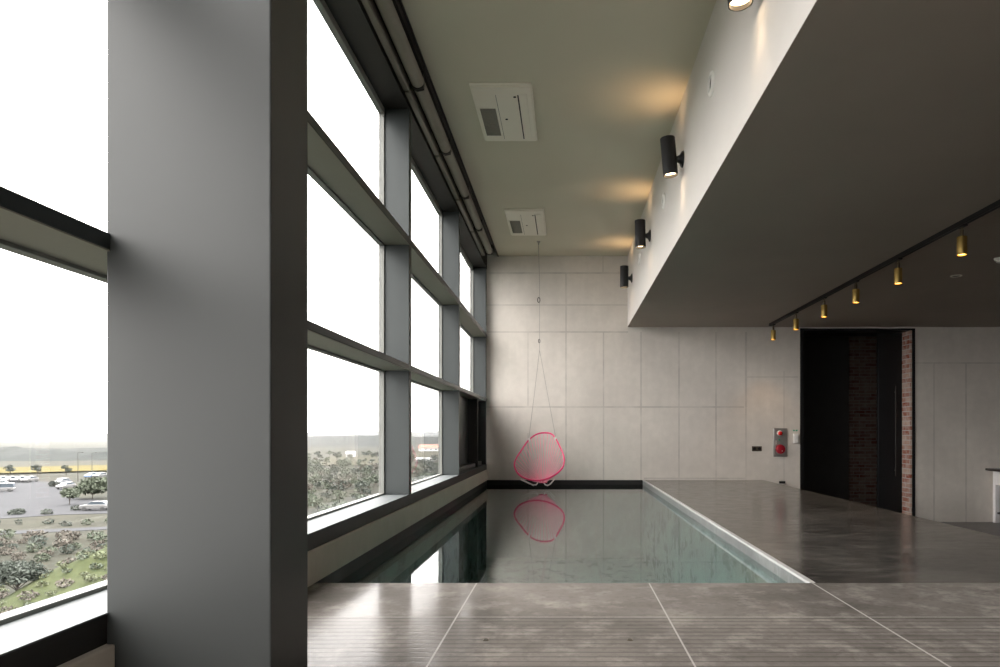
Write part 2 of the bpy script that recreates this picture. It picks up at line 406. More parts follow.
# doorway with brick reveal and black leaf
d1 = sroot('door_1', (X(DOOR0), D, Z(-89)))
fr = MB().box(X(DOOR0), X(DOOR0) + .05, D - .012, D + .26, Z(-89), Z(104.5)).box(X(DOOR1), X(DOOR1) + .045, D - .012, D, Z(-89), Z(104.5))
fr.box(X(DOOR0), X(DOOR1) + .045, D - .012, D + .26, Z(102.5), Z(104.5))
fr.build('door_frame', M['black'], d1, smooth=False)
MB().box(X(DOOR1) - .03, X(DOOR1), D, D + .26, Z(-89), Z(102.5)).build('brick_reveal', M['brick'], d1, smooth=False)
lf = MB().box(X(320), X(346), D + .27, D + .32, Z(-89), Z(102.5)).build('door_leaf', M['black'], d1, .004)
MB().cyl((X(337), D + .235, Z(-44)), (X(337), D + .235, Z(48)), .008).cyl((X(337), D + .235, Z(-38)), (X(337), D + .27, Z(-38)), .008).cyl((X(337), D + .235, Z(42)), (X(337), D + .27, Z(42)), .008).build('door_handle', M['dark_frame'], lf)
b = MB().box(X(322), X(DOOR1) + 1.2, D + 1.45, D + 1.8, Z(-89), Z(110))
struct(b.build('wall_corridor_brick', M['dimbrick'], smooth=False))
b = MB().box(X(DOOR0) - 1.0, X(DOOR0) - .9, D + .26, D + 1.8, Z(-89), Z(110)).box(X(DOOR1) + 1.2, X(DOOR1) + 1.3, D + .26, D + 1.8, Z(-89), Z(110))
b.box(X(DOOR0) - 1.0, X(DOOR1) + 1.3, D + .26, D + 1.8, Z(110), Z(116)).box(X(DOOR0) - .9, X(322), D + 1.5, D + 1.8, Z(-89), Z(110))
struct(b.build('wall_corridor_dark', M['pitch'], smooth=False))  # black surfaces paint in the dark behind the doorway

# ------------------------------------------------------------------ ceiling cassettes
def cassette(dn, df, label):
    x0, x1, y0, y1, z = X(-49), X(-17.2), Yd(dn), Yd(df), Z(TOP)
    r = thing('ceiling_air_conditioner', label, 'air conditioner', ((x0 + x1) / 2, (y0 + y1) / 2, z), 'ceiling cassettes over the pool')
    P = lambda u: x0 + (x1 - x0) * u
    Q = lambda v: y0 + (y1 - y0) * v
    MB().box(x0, x1, y0, y1, z - .018, z).box(P(.02), P(.98), Q(.015), Q(.985), z - .03, z - .018).build('panel', M['acwhite'], r, .006)
    g = MB().box(P(.065), P(.36), Q(.34), Q(.87), z - .034, z - .03).build('grille_frame', M['acwhite'], r, .003)
    m = MB().box(P(.08), P(.345), Q(.355), Q(.855), z - .0355, z - .034)
    for i in range(1, 14):
        yy = Q(.355 + .5 * i / 14); m.box(P(.08), P(.345), yy - .004, yy + .004, z - .038, z - .0355)
    m.build('intake_grille', M['acgrille'], g, smooth=False)
    MB().box(P(.745), P(.765), Q(.14), Q(.93), z - .0312, z - .03).build('air_outlet', M['acslot'], r, smooth=False)
    MB().box(P(.775), P(.90), Q(.12), Q(.95), z - .036, z - .03).build('louvre', M['acwhite'], r, .004)
    MB().box(P(.388), P(.394), Q(.14), Q(.93), z - .0308, z - .03).build('panel_seam', M['acslot'], r, smooth=False)
    MB().lathe([(.012, 0), (.012, .003)], (P(.70), Q(.17), z - .033), seg=14).build('indicator', M['acslot'], r)
    MB().lathe([(.012, 0), (.012, .003)], (P(.50), Q(.55), z - .033), seg=14).build('sensor', M['acslot'], r)
cassette(.5047, .602, 'white ceiling air conditioner panel nearer the camera, larger of the two')
cassette(.7885, .8894, 'white ceiling air conditioner panel above the hanging chair, smaller of the two')

# ------------------------------------------------------------------ roller blinds in the pocket
bl = ['grey rolled-up blind nearest the big steel column, cut by the top of the photo',
      'grey rolled-up blind level with the nearer air conditioner, second from the column',
      'grey rolled-up blind between the two air conditioners, third from the column',
      'grey rolled-up blind beside the far air conditioner, fourth from the column',
      'grey rolled-up blind at the end wall, last of the row over the windows']
for k in range(5):
    y0, y1 = Yd(.371 + .1118 * k) + .008, Yd(.371 + .1118 * (k + 1)) - .008
    r = thing('roller_blind', bl[k], 'roller blind', (X(-73), y0, Z(166)), 'rolled blinds above the window wall')
    cx, cz, rr = X(-71.3), Z(169), X(3.1)
    MB().cyl((cx, y0 + .015, cz), (cx, y1 - .015, cz), rr, 28).build('fabric_roll', M['blind'], r)
    MB().box(X(-78.2), X(-75.2), y0 + .01, y1 - .01, Z(164.5), Z(169)).build('bottom_bar', M['blindrail'], r, .008)
    for yy in (y0, y1 - .012):
        MB().prism([(X(-78), Z(174)), (X(-68.6), Z(174)), (X(-68.6), Z(166)), (X(-72), Z(165.2)), (X(-75), Z(167)), (X(-78), Z(170))], 'y', yy, yy + .012).build('bracket', M['dark_frame'], r, smooth=False)
    MB().box(X(-78), X(-68.6), y0, y1, Z(174), Z(188)).build('mounting_rail', M['dark_frame'], r, smooth=False)

# ------------------------------------------------------------------ bulkhead lamps
def spot(name, parent, loc, aim, col, power, size, blend=.6, rad=.03):
    L = bpy.data.lights.new(name, 'SPOT'); L.color = col; L.energy = power; L.spot_size = size; L.spot_blend = blend; L.shadow_soft_size = rad
    o = bpy.data.objects.new(name, L); C.objects.link(o); o.location = Vector(loc) - world_loc(parent)
    o.rotation_euler = Vector(aim).to_track_quat('-Z', 'Y').to_euler(); o.parent = parent; return o
wl = ['black cylinder wall lamp cut by the top edge, nearest the camera',
      'black cylinder wall lamp on the white bulkhead, largest one seen whole',
      'black cylinder wall lamp on the bulkhead, third from the camera',
      'black cylinder wall lamp at the far end of the bulkhead near the end wall']
for k, (d, tilt) in enumerate(((.3155, .09), (.526, .085), (.73, .02), (.93, .0))):
    y, zc, xw = Yd(d), Z(144), X(61.5)
    r = thing('wall_lamp', wl[k], 'wall lamp', (xw, y, zc), 'cylinder lamps along the bulkhead')
    MB().lathe([(X(4.3), 0), (X(4.1), .012), (X(2.2), .03), (X(1.6), .05), (X(1.6), X(5.2))], (xw, y, zc), (-1, 0, 0), 24).build('wall_mount', M['black'], r)
    ax = Vector((math.sin(tilt), 0, -math.cos(tilt)))          # downwards along the tube
    cc = Vector((X(54.2), y, Z(145.2))); h = X(9.8); R = X(3.9)
    top, bot = cc - ax * h, cc + ax * h
    ring = [(R * .9, .05), (R * .9, 0), (R, 0), (R, 2 * h), (R * .9, 2 * h), (R * .9, 2 * h - .05)]
    t = MB().lathe(ring, top, ax, 32, cap=False).build('lamp_body', M['black'], r)
    MB().lathe([(R * .9, 0), (R * .9, .004)], bot - ax * .03, ax, 28).build('lower_diffuser', M['lampglow'], t)
    MB().lathe([(R * .9, 0), (R * .9, .004)], top + ax * .05, ax, 28).build('upper_diffuser', M['lampglow'], t)
    spot('lamp_up_light', r, top - ax * .01, -ax + Vector((-.25, 0, 0)), (1, .60, .29), 2.0, 2.1)
    spot('lamp_down_light', r, bot + ax * .01, ax + Vector((.12, 0, 0)), (1, .72, .48), 1.8, 1.1)
vl = ['round white vent nozzle on the bulkhead between the two nearest lamps', 'round white vent nozzle on the bulkhead just past the largest whole lamp',
      'round white vent nozzle on the bulkhead before the farthest lamp']
for k, (d, zz) in enumerate(((.421, 147), (.627, 145.5), (.83, 144.5))):
    y = Yd(d)
    r = thing('air_nozzle', vl[k], 'vent', (X(61.5), y, Z(zz)), 'round vents along the bulkhead')
    MB().lathe([(X(5), 0), (X(5), .008), (X(4.5), .016), (X(3.4), .018), (X(3.0), .006)], (X(61.5), y, Z(zz)), (-1, 0, 0), 28).build('ring', M['white'], r)
    MB().lathe([(X(3.0), .006), (X(1.2), .012), (X(.6), .012)], (X(61.5), y, Z(zz)), (-1, 0, 0), 24).build('throat', M['dark_frame'], r)

# ------------------------------------------------------------------ track and spotlights
XR = X(198)
r = thing('lighting_track', 'long black lighting track under the dark soffit carrying small brass spots', 'lighting track', (XR, Yd(.964), Z(104)))
b = MB().box(XR - X(1.3), XR + X(1.3), Yd(.3), Yd(.964), Z(104.6), Z(106)).box(XR - X(1.3), XR - X(.5), Yd(.3), Yd(.964), Z(103.6), Z(104.6)).box(XR + X(.5), XR + X(1.3), Yd(.3), Yd(.964), Z(103.6), Z(104.6))
b.build('rail', M['black'], r, smooth=False)
MB().box(XR - X(1.5), XR + X(1.5), Yd(.964), Yd(.968), Z(103.4), Z(106)).build('end_cap', M['black'], r, smooth=False)
names = ['brass track spotlight nearest the camera, largest and farthest right', 'brass track spotlight second from the camera on the black track',
         'brass track spotlight third from the camera on the black track', 'brass track spotlight above the right part of the dark doorway, fourth from the camera',
         'brass track spotlight above the left edge of the dark doorway', 'brass track spotlight at the far end of the black track']
for k, d in enumerate((.5, .596, .683, .767, .861, .955)):
    y = Yd(d)
    r = thing('track_spotlight', names[k], 'spotlight', (XR, y, Z(103.6)), 'brass spots on the lighting track')
    MB().box(XR - X(1.2), XR + X(1.2), y - .05, y + .05, Z(102.8), Z(103.6)).build('adapter', M['black'], r, .003)
    MB().lathe([(X(.55), 0), (X(.55), X(1.2)), (X(.9), X(1.4)), (X(.9), X(4.6))], (XR, y, Z(102.8)), (0, 0, -1), 16).build('stem', M['bronze'], r)
    R = X(2.35)
    bd = MB().lathe([(X(.9), 0), (R * .96, .004), (R, .012), (R, X(9.3)), (R * .86, X(9.3)), (R * .84, X(7.9))], (XR, y, Z(98.3)), (0, 0, -1), 24, cap=False).build('spot_body', M['brass'], r)
    MB().lathe([(R * .84, 0), (R * .84, .004)], (XR, y, Z(98.3 - 8.5)), (0, 0, -1), 20).build('lens', M['spotglow'], bd)
    spot('spot_beam', r, (XR, y, Z(88.6)), (0, 0, -1), (1, .6, .25), 9, 1.5)
r = thing('recessed_downlight', 'small round recessed downlight in the soffit right of the track', 'downlight', (X(263), Yd(.674), Z(106)))
MB().lathe([(X(3.6), 0), (X(3.6), .006), (X(2.8), .008), (X(2.4), .004)], (X(263), Yd(.674), Z(106)), (0, 0, -1), 28).build('trim_ring', M['acwhite'], r)
MB().lathe([(X(2.4), .004), (X(1), .006), (X(.2), .006)], (X(263), Yd(.674), Z(106)), (0, 0, -1), 24).build('lens', M['acgrille'], r)
r = thing('smoke_detector', 'small white smoke detector on the soffit at the right edge', 'smoke detector', (X(263), Yd(.606), Z(106)))
MB().lathe([(X(3.2), 0), (X(3.2), .012), (X(2.9), .022)], (X(263), Yd(.606), Z(106)), (0, 0, -1), 28).build('base', M['white'], r)
MB().lathe([(X(2.2), .022), (X(2.1), .04), (X(1.2), .048)], (X(263), Yd(.606), Z(106)), (0, 0, -1), 28).build('sensor_cap', M['white'], r)

# ------------------------------------------------------------------ fittings on the end wall
def wx(px): return X(px - 566)
def wz(py): return Z(433 - py)
r = thing('fire_alarm_panel', 'grey steel fire alarm panel with red lamp and bell left of the doorway', 'fire alarm', (wx(780), D, wz(457)))
MB().box(wx(773.2), wx(786.8), D - .02, D, wz(456.8), wz(428.2)).build('plate', M['steel'], r, .004)
MB().box(wx(774.2), wx(785.8), D - .024, D - .02, wz(455.8), wz(429.2)).build('cover', M['steel'], r, .003)
lb = MB().lathe([(X(2.7), 0), (X(2.7), .012), (X(2.2), .02)], (wx(779), D - .024, wz(433.2)), (0, -1, 0), 24).build('lamp_base', M['white'], r)
MB().lathe([(X(2.1), 0), (X(2.0), .02), (X(1.4), .04), (X(.4), .048)], (wx(779.3), D - .044, wz(433.3)), (0, -1, 0), 24).build('lamp_lens', M['redlamp'], lb)
MB().lathe([(X(.9), 0), (X(.8), .01)], (wx(778.8), D - .024, wz(439.8)), (0, -1, 0), 16).build('indicator', M['green'], r)
bell = MB().lathe([(X(4.8), 0), (X(4.8), .015), (X(4.4), .03), (X(2.5), .04), (X(.5), .042)], (wx(779.8), D - .024, wz(449.2)), (0, -1, 0), 32).build('bell', M['darkred'], r)
MB().lathe([(X(.5), 0), (X(.4), .006)], (wx(780.9), D - .062, wz(450.8)), (0, -1, 0), 12).build('bell_button', M['white'], bell)
MB().box(wx(775.1), wx(776), D - .0252, D - .024, wz(444.5), wz(440.5)).build('notice_strip', M['white'], r, smooth=False)
r = thing('emergency_torch', 'small white emergency torch box by the doorway below a green sticker', 'emergency light', (wx(795.3), D, wz(443.2)))
MB().box(wx(792.8), wx(797.6), D - .05, D, wz(443.2), wz(433.5)).build('holder', M['white'], r, .012)
MB().box(wx(793.4), wx(797.0), D - .058, D - .05, wz(438), wz(434.2)).build('lens_cover', M['white'], r, .004)
b = MB()
for cxp, sgn in ((794.0, -1), (796.6, 1)):
    b.prism([(wx(cxp + sgn * 1.2), wz(430.4)), (wx(cxp), wz(429.3)), (wx(cxp), wz(430)), (wx(cxp - sgn * 1.0), wz(430)), (wx(cxp - sgn * 1.0), wz(430.9)), (wx(cxp), wz(430.9)), (wx(cxp), wz(431.6))], 'y', D - .002, D)
tag(b.build('wall_sticker', M['green'], smooth=False), 'small green double arrow sticker above the white torch box', 'sticker')
r = thing('wall_socket', 'dark brown socket plate on the concrete wall left of the fire alarm', 'socket', (wx(756.8), D, wz(451.2)))
MB().box(wx(751.9), wx(761.7), D - .008, D, wz(451.2), wz(446.2)).build('plate', M['brownplate'], r, .003)
for q in (754.4, 759.2): MB().lathe([(X(1.5), 0), (X(1.5), .003)], (wx(q), D - .008, wz(448.7)), (0, -1, 0), 18).build('outlet', M['black'], r)
r = thing('low_wall_outlet', 'small black outlet at the foot of the wall below the fire alarm', 'outlet', (wx(782), D, wz(484)))
MB().box(wx(779), wx(785), D - .02, D, wz(483.4), wz(481.0)).build('cover', M['black'], r, .003)
MB().box(wx(779.6), wx(784.4), D - .026, D - .02, wz(482.9), wz(481.5)).build('flap', M['black'], r, .002)

# white console with dark top at the right edge, standing on the lower floor
x0, x1, y0, y1, zt, zb = X(425.5), X(425.5) + 1.3, D - .56, D - .03, Z(-35), Z(-89)
r = thing('console_table', 'white console table with dark wooden top against the end wall', 'table', ((x0 + x1) / 2, (y0 + y1) / 2, zb))
MB().box(x0 - .115, x1 + .1, y0 - .05, D - .012, zt - .04, zt).build('table_top', M['darkwood'], r, .012)
for xx in (x0, x1 - .07):
    for yy in (y0, y1 - .07): MB().box(xx, xx + .07, yy, yy + .07, zb, zt - .04).build('leg', M['whitepaint'], r, .004)
MB().box(x0 + .005, x0 + .04, y0 + .07, y1 - .07, zt - .27, zt - .04).build('side_apron', M['whitepaint'], r, .003)
MB().box(x1 - .04, x1 - .005, y0 + .07, y1 - .07, zt - .27, zt - .04).build('side_apron', M['whitepaint'], r, .003)
MB().box(x0 + .07, x1 - .07, y1 - .04, y1 - .01, zt - .27, zt - .04).build('back_apron', M['whitepaint'], r, .003)
dr = MB().box(x0 + .075, x1 - .075, y0, y0 + .03, zt - .26, zt - .05).build('drawer', M['whitepaint'], r, .004)
MB().lathe([(.008, 0), (.008, .012), (.016, .018), (.012, .03)], ((x0 + x1) / 2, y0, zt - .15), (0, -1, 0), 18).build('knob', M['steel'], dr)
MB().box(x0 + .03, x1 - .03, y0 + .03, y1 - .03, zb + .14, zb + .17).build('shelf', M['darkwood'], r, .004)

# floor drains
for k, (px, lab) in enumerate(((486, 'small dark drain hole in the grooved tile, left of the pair'), (630, 'small dark drain hole in the grooved tile, right of the pair'))):
    dd = 47 / (640 - 433.); cx, cy = X((px - 566) * dd), Yd(dd)
    r = thing('floor_drain', lab, 'drain', (cx, cy, Z(-47)), 'drain holes in the near floor')
    MB().lathe([(.011, -.004), (.011, .0015), (.009, .002), (.0085, .0005)], (cx, cy, Z(-47)), seg=20, cap=False).build('ring', M['bronze'], r)
    MB().lathe([(.0086, -.003), (.0086, .0006)], (cx, cy, Z(-47)), seg=20).build('hole', M['black'], r)

# ------------------------------------------------------------------ hanging chair
CD = .925
def cp(cx, cy, dy=0.0):     # point on the chair: picture detail at the chair's distance, pushed dy metres away
    px, py = 505 + cx / 9.53, 425 + cy / 9.53
    k = (D * CD + dy) / D
    return Vector((X((px - 566) * k), D * CD + dy, Z((433 - py) * k)))
outline = [(370, 75), (430, 80), (470, 110), (500, 160), (530, 220), (555, 280), (565, 340), (552, 400), (515, 445), (465, 482), (400, 513), (330, 528), (260, 526),
           (190, 508), (130, 470), (97, 415), (90, 365), (113, 305), (150, 250), (188, 192), (228, 142), (280, 100), (325, 81)]
def depth(cy): return .30 * (1 - (cy - 75) / 453.) ** 1.1 - .28 * ((cy - 75) / 453.)      # the top leans back, the seat lip comes forward
ringp = [cp(a, b_, depth(b_)) for a, b_ in outline]
def smooth_closed(pts, n):
    out, m = [], len(pts)
    for i in range(m):
        p0, p1, p2, p3 = pts[i - 1], pts[i], pts[(i + 1) % m], pts[(i + 2) % m]
        for j in range(n):
            t = j / n
            out.append(.5 * ((2 * p1) + (-p0 + p2) * t + (2 * p0 - 5 * p1 + 4 * p2 - p3) * t * t + (-p0 + 3 * p1 - 3 * p2 + p3) * t ** 3))
    return out
ring = smooth_closed(ringp, 5)
hub = cp(362, 545, .06)
ch = thing('hanging_chair', 'round pink corded lounge chair hanging on ropes over the pool', 'hanging chair', (hub.x, hub.y, cp(360, 580).z))
MB().tube(ring, .0125, 8, True).build('frame_ring', M['pinkring'], ch)
hr = .055
hubp = [hub + Vector((hr * math.cos(2 * PI * i / 40), hr * math.sin(2 * PI * i / 40), 0)) for i in range(40)]
MB().tube(hubp, .011, 6, True).build('base_ring', M['pinkring'], ch)
cords = MB(); n = 38
cen = sum(ringp, Vector()) / len(ringp)
for i in range(n):
    p = ring[int(i * len(ring) / n) % len(ring)]
    dxy = Vector((p.x - hub.x, p.y - hub.y, 0)); 
    if dxy.length < 1e-4: dxy = Vector((0, -1, 0))
    ang = math.atan2(p.y - hub.y, p.x - hub.x)
    q = hub + Vector((hr * math.cos(ang), hr * math.sin(ang), 0))
    mid = (p + q) / 2 + Vector((0, .012, -.012))
    cords.tube([p, p.lerp(mid, .5) * 1.0, mid, mid.lerp(q, .5), q], .0054, 5)
    q2 = hub + Vector((hr * .35 * math.cos(ang + 2.6), hr * .35 * math.sin(ang + 2.6), -.004))
    cords.tube([q, q2], .0054, 5)
cords.build('cord_seat', M['pink'], ch)
for pts in ([(150, 525), (190, 540), (230, 560), (268, 578), (296, 574), (312, 556)], [(472, 520), (455, 540), (432, 566), (404, 580), (384, 572), (370, 556)]):
    fw = [cp(a, b_, -.14 + .02 * i) for i, (a, b_) in enumerate(pts)]
    bk = [cp(a, b_ - 8, .18 - .012 * i) for i, (a, b_) in enumerate(pts)][::-1]
    MB().tube(fw + bk, .0055, 6).build('foot', M['whitewire'], ch)
for pts in ([(228, 142), (236, 150)], [(482, 130), (486, 145)]):
    p = cp(pts[0][0], pts[0][1], depth(pts[0][1])); MB().cyl(p - Vector((0, 0, .025)), p + Vector((0, 0, .03)), .018, 14).build('rope_clip', M['whitewire'], ch)
# ropes: one line down from the ceiling hook, then two lines to the frame
rp = thing('hanging_rope', 'thin grey rope from the ceiling hook splitting to the pink chair', 'rope', (hub.x, D * CD, Z(TOP)))
def ap(px, py, dy=0.): return cp((px - 505) * 9.53, (py - 425) * 9.53, dy)
apex = ap(539.6, 350); topz = Z(TOP)
hook = Vector((ap(538.5, 244).x, D * CD, topz))
MB().tube([hook - Vector((0, 0, .06)), Vector((apex.x, apex.y, apex.z + 1.0)), apex], .0042, 6).build('main_line', M['rope'], rp)
for (a, b_) in ((228, 136), (482, 124)):
    e = cp(a, b_, depth(b_)); MB().tube([apex, (apex + e) / 2 + Vector((0, 0, -.004)), e + Vector((0, 0, .02))], .0038, 6).build('side_line', M['rope'], rp)
MB().lathe([(.028, 0), (.028, .008), (.008, .012), (.008, .05)], hook, (0, 0, -1), 18).build('ceiling_hook', M['steel'], rp)
cb = ap(538.8, 300)
MB().tube([cb + Vector((.018 * math.sin(a), 0, .038 * math.cos(a))) for a in [2 * PI * i / 14 for i in range(14)]], .006, 6, True).build('carabiner', M['black'], rp)
cb = ap(539.2, 341)
MB().tube([cb + Vector((.012 * math.sin(a), 0, .028 * math.cos(a))) for a in [2 * PI * i / 14 for i in range(14)]], .005, 6, True).build('shackle', M['black'], rp)

# ------------------------------------------------------------------ outside
GZ = E - 12.7
def gp(px, py, dz=0.0):     # ground point seen from the room at this direction
    y = 12.7 * 666.667 / (py - 433.); return Vector(((px - 566) / 666.667 * y, y, GZ + dz))
M['land'] = ground_mat('dry grassland', (.015, .017, .012), (.026, .025, .018), (.020, .024, .015), .03)
M['asphalt'] = plain('pale asphalt', (.035, .036, .0385), .9, spec=.04, var=.1, sc=.3)
M['rape'] = plain('yellow flower field', (.060, .050, .016), .9, spec=.04, var=.1, sc=.4)
M['straw'] = plain('pale field', (.04, .038, .026), .9, spec=.04, var=.12, sc=.2)
M['lawn'] = ground_mat('green slope', (.022, .028, .013), (.034, .041, .017), (.043, .048, .024), .25)
M['hill'] = ground_mat('wooded hill', (.012, .015, .014), (.017, .02, .018), (.021, .023, .021), .03)
M['sea'] = plain('calm sea', (.20, .24, .26), .25, var=.05, sc=.01)
M['leafdark'] = plain('dark pine foliage', (.024, .031, .023), .8, var=.3, sc=2)
M['leafgreen'] = plain('green foliage', (.040, .050, .031), .8, var=.3, sc=2)
M['leafdry'] = plain('dry brush', (.055, .048, .038), .9, var=.3, sc=2)
M['lawnleaf'] = plain('light green brush', (.055, .064, .03), .8, var=.3, sc=2)
M['bark'] = plain('bark', (.05, .04, .032), .9, var=.2, sc=6)
M['rooftile'] = plain('red roof', (.25, .10, .07), .8)
M['render'] = plain('white render', (.5, .5, .49), .8)
M['tyre'] = plain('tyre rubber', (.02, .02, .02), .8)
M['carglass'] = plain('car glass', (.04, .05, .06), .1)
for k, c in (('white', (.10, .10, .10)), ('silver', (.07, .073, .076)), ('dark', (.06, .065, .075)), ('blue', (.12, .17, .27))): M['car_' + k] = plain('car paint ' + k, c, .25, .1, coat=.5)

def poly(name, pts, mat, z, thick=.04):
    return MB().prism([(p.x, p.y) for p in pts], 'z', z - thick, z).build(name, mat, smooth=False)
struct(MB().prism([(-4000, 6500), (-4000, 1200), (-520, 420), (-600, 60), (-140, -60), (-6, -60), (-6, 60), (60, 60), (1200, 6500)], 'z', GZ - .6, GZ).build('ground', M['land'], smooth=False))
struct(MB().prism([(-9000, -200), (-9000, 9000), (3000, 9000), (3000, -200)], 'z', GZ - 26.2, GZ - 26).build('sea', M['sea'], smooth=False))
struct(poly('road_car_park', [gp(-60, 476), gp(10, 479.5), gp(52, 482), gp(64, 490), gp(80, 499), gp(130, 502), gp(130, 513), gp(60, 515), gp(0, 519), gp(-80, 524)], M['asphalt'], GZ + .06))
struct(poly('road_lane', [gp(-60, 536), gp(0, 531.5), gp(60, 529), gp(130, 526), gp(130, 528.5), gp(60, 532), gp(0, 535), gp(-60, 540)], M['asphalt'], GZ + .06))
tag(poly('flower_field', [gp(-60, 475), gp(12, 474.5), gp(130, 471), gp(130, 465.5), gp(12, 468.5), gp(-60, 470)], M['rape'], GZ + .5), kind='structure')
struct(poly('field_pale', [gp(318, 466), gp(330, 457), gp(372, 456), gp(386, 462), gp(384, 466)], M['straw'], GZ + .3))
struct(poly('field_far', [gp(405, 459), gp(408, 452.5), gp(444, 452), gp(446, 457)], M['straw'], GZ + .3))

def terrain(name, x0, x1, y0, y1, nx, ny, fh, mat):
    bm = bmesh.new(); g = [[bm.verts.new((x0 + (x1 - x0) * i / nx, y0 + (y1 - y0) * j / ny, fh(x0 + (x1 - x0) * i / nx, y0 + (y1 - y0) * j / ny, i / nx, j / ny))) for j in range(ny + 1)] for i in range(nx + 1)]
    for i in range(nx):
        for j in range(ny): bm.faces.new((g[i][j], g[i + 1][j], g[i + 1][j + 1], g[i][j + 1]))
    m = MB(); m.bm.free(); m.bm = bm
    return struct(m.build(name, mat))
def bell(t): return math.sin(PI * min(1, max(0, t))) ** 1.0
# wooded ridge beyond the fields on the left, lower than the eye
def nz(x, y, s): return noise.noise(Vector((x * s, y * s, 3.1)))
terrain('hill_west', -560, -215, 300, 420, 120, 14, lambda x, y, u, v: GZ - .5 + bell(v) * (5.4 + 1.5 * nz(x, y, .012) + 1.6 * nz(x, y, .11) + .9 * nz(x, y, .3)) * (1 - .5 * (u > .97)), M['hill'])
# hills seen through the far windows
terrain('hill_middle', -420, 10, 620, 900, 120, 16, lambda x, y, u, v: GZ - .5 + bell(v) * (9.0 + 2.5 * nz(x, y, .01) + 1.8 * nz(x, y, .06)), M['hill'])
terrain('hill_far', -1700, 200, 2300, 2900, 120, 10, lambda x, y, u, v: GZ - 2 + bell(v) * (18 + 9 * nz(x, y, .0016) + 3 * nz(x, y, .02)), M['hill'])
# green slope close below the window
mc = gp(112, 592)
def slope_z(x, y):
    u = (x - mc.x + 5.2) / 15.2; v = (y - mc.y + 12) / 24
    if not (0 < u < 1 and 0 < v < 1): return GZ
    return GZ - .4 + 4.6 * math.sin(PI * u) ** .8 * math.sin(PI * v) ** .9 + .35 * nz(x, y, .4) * math.sin(PI * u)
terrain('hill_slope', mc.x - 5.2, mc.x + 10, mc.y - 12, mc.y + 12, 40, 40, lambda x, y, u, v: slope_z(x, y), M['lawn'])

def crown(m, c, rx, rz, n, size, core=True):
    for i in range(n):
        d = Vector((random.gauss(0, 1), random.gauss(0, 1), random.gauss(0, 1))).normalized() * random.uniform(.45, 1.0) ** .6
        m.leaf((c[0] + d.x * rx, c[1] + d.y * rx, c[2] + d.z * rz), size * random.uniform(.6, 1.3))
def tree(name, label, cat, p, h, rx, leafmat, group=None, n=420, lean=0, clumps=5, base=.35, ls=.17):
    r = thing(name, label, cat, p, group)
    tr = MB(); tip = p + Vector((lean, 0, h * .8))
    tr.tube([p - Vector((0, 0, .3)), p.lerp(tip, .4) + Vector((.05 * h, 0, 0)), tip], lambda t: h * .028 * (1 - .7 * t) + .02, 7)
    m = MB()
    for k in range(clumps):
        a = 2 * PI * k / clumps + random.random(); t = random.uniform(base + .08, .92)
        rr = rx * random.uniform(.35, .75) * (1.25 - t * .6)
        c = p.lerp(p + Vector((lean, 0, h)), t) + Vector((math.cos(a) * rr, math.sin(a) * rr, 0))
        tr.tube([p.lerp(tip, max(.2, t - .2)), c], h * .009, 5)
        crown(m, c, rx * random.uniform(.4, .6), h * random.uniform(.10, .16), n // clumps, rx * ls)
    crown(m, p + Vector((lean, 0, h * .8)), rx * .55, h * .2, n // 4, rx * ls)
    tr.build('trunk', M['bark'], r); m.build('foliage', leafmat, r, smooth=False); return r
def bush(label, p, rx, rz, leafmat, group, n=160):
    r = thing('bush', label, 'bush', p, group)
    m = MB(); crown(m, p + Vector((0, 0, rz * .55)), rx, rz * .6, n, rx * .24); m.build('foliage', leafmat, r, smooth=False)
    t = MB()
    for k in range(5): t.tube([p, p + Vector((random.uniform(-.6, .6) * rx, random.uniform(-.6, .6) * rx, rz * .8))], rx * .03, 4)
    t.build('stems', M['bark'], r); return r

tree('pine_tree', 'broad dark pine tree standing alone below the left window', 'tree', gp(16, 611), 3.5, 2.2, M['leafdark'], n=3600, clumps=14, base=.6, ls=.07)
tree('shade_tree', 'wide green tree at the right side of the car park', 'tree', gp(92, 499), 3.8, 3.6, M['leafgreen'], n=900, clumps=9)
tree('shade_tree', 'small green tree in the middle of the car park edge', 'tree', gp(69, 505), 3.0, 1.8, M['leafgreen'], n=500)
for px, lab in ((10, 'dark tree before the yellow field, beside the parked cars at far left'), (37, 'dark tree before the middle of the yellow field'), (66, 'dark forked tree before the yellow field, right of the middle one')):
    tree('field_tree', lab, 'tree', gp(px, 475.5), 3.2, 1.5, M['leafdark'], 'trees before the yellow field', n=360)
for px, lab in ((17, 'low clipped dark bush at the car park kerb, left of three'), (47, 'low clipped dark bush at the car park kerb, middle of three'), (76, 'low clipped dark bush at the car park kerb, beside the white cars')):
    bush(lab, gp(px, 514.5 - (px > 70) * 4), .85 if px != 17 else 1.2, .75, M['leafdark'], 'clipped bushes at the car park kerb')
bush('round dark shrub beside the yellow sign patch across the car park', gp(54, 487), 1.2, 1.3, M['leafdark'], 'shrubs across the car park')
placed = [(gp(16, 611), 2.4)]
def free(p, r, gap=1.3):
    for q, rq in placed:
        if (q - p).length < (r + rq) * gap: return False
    placed.append((p, r)); return True
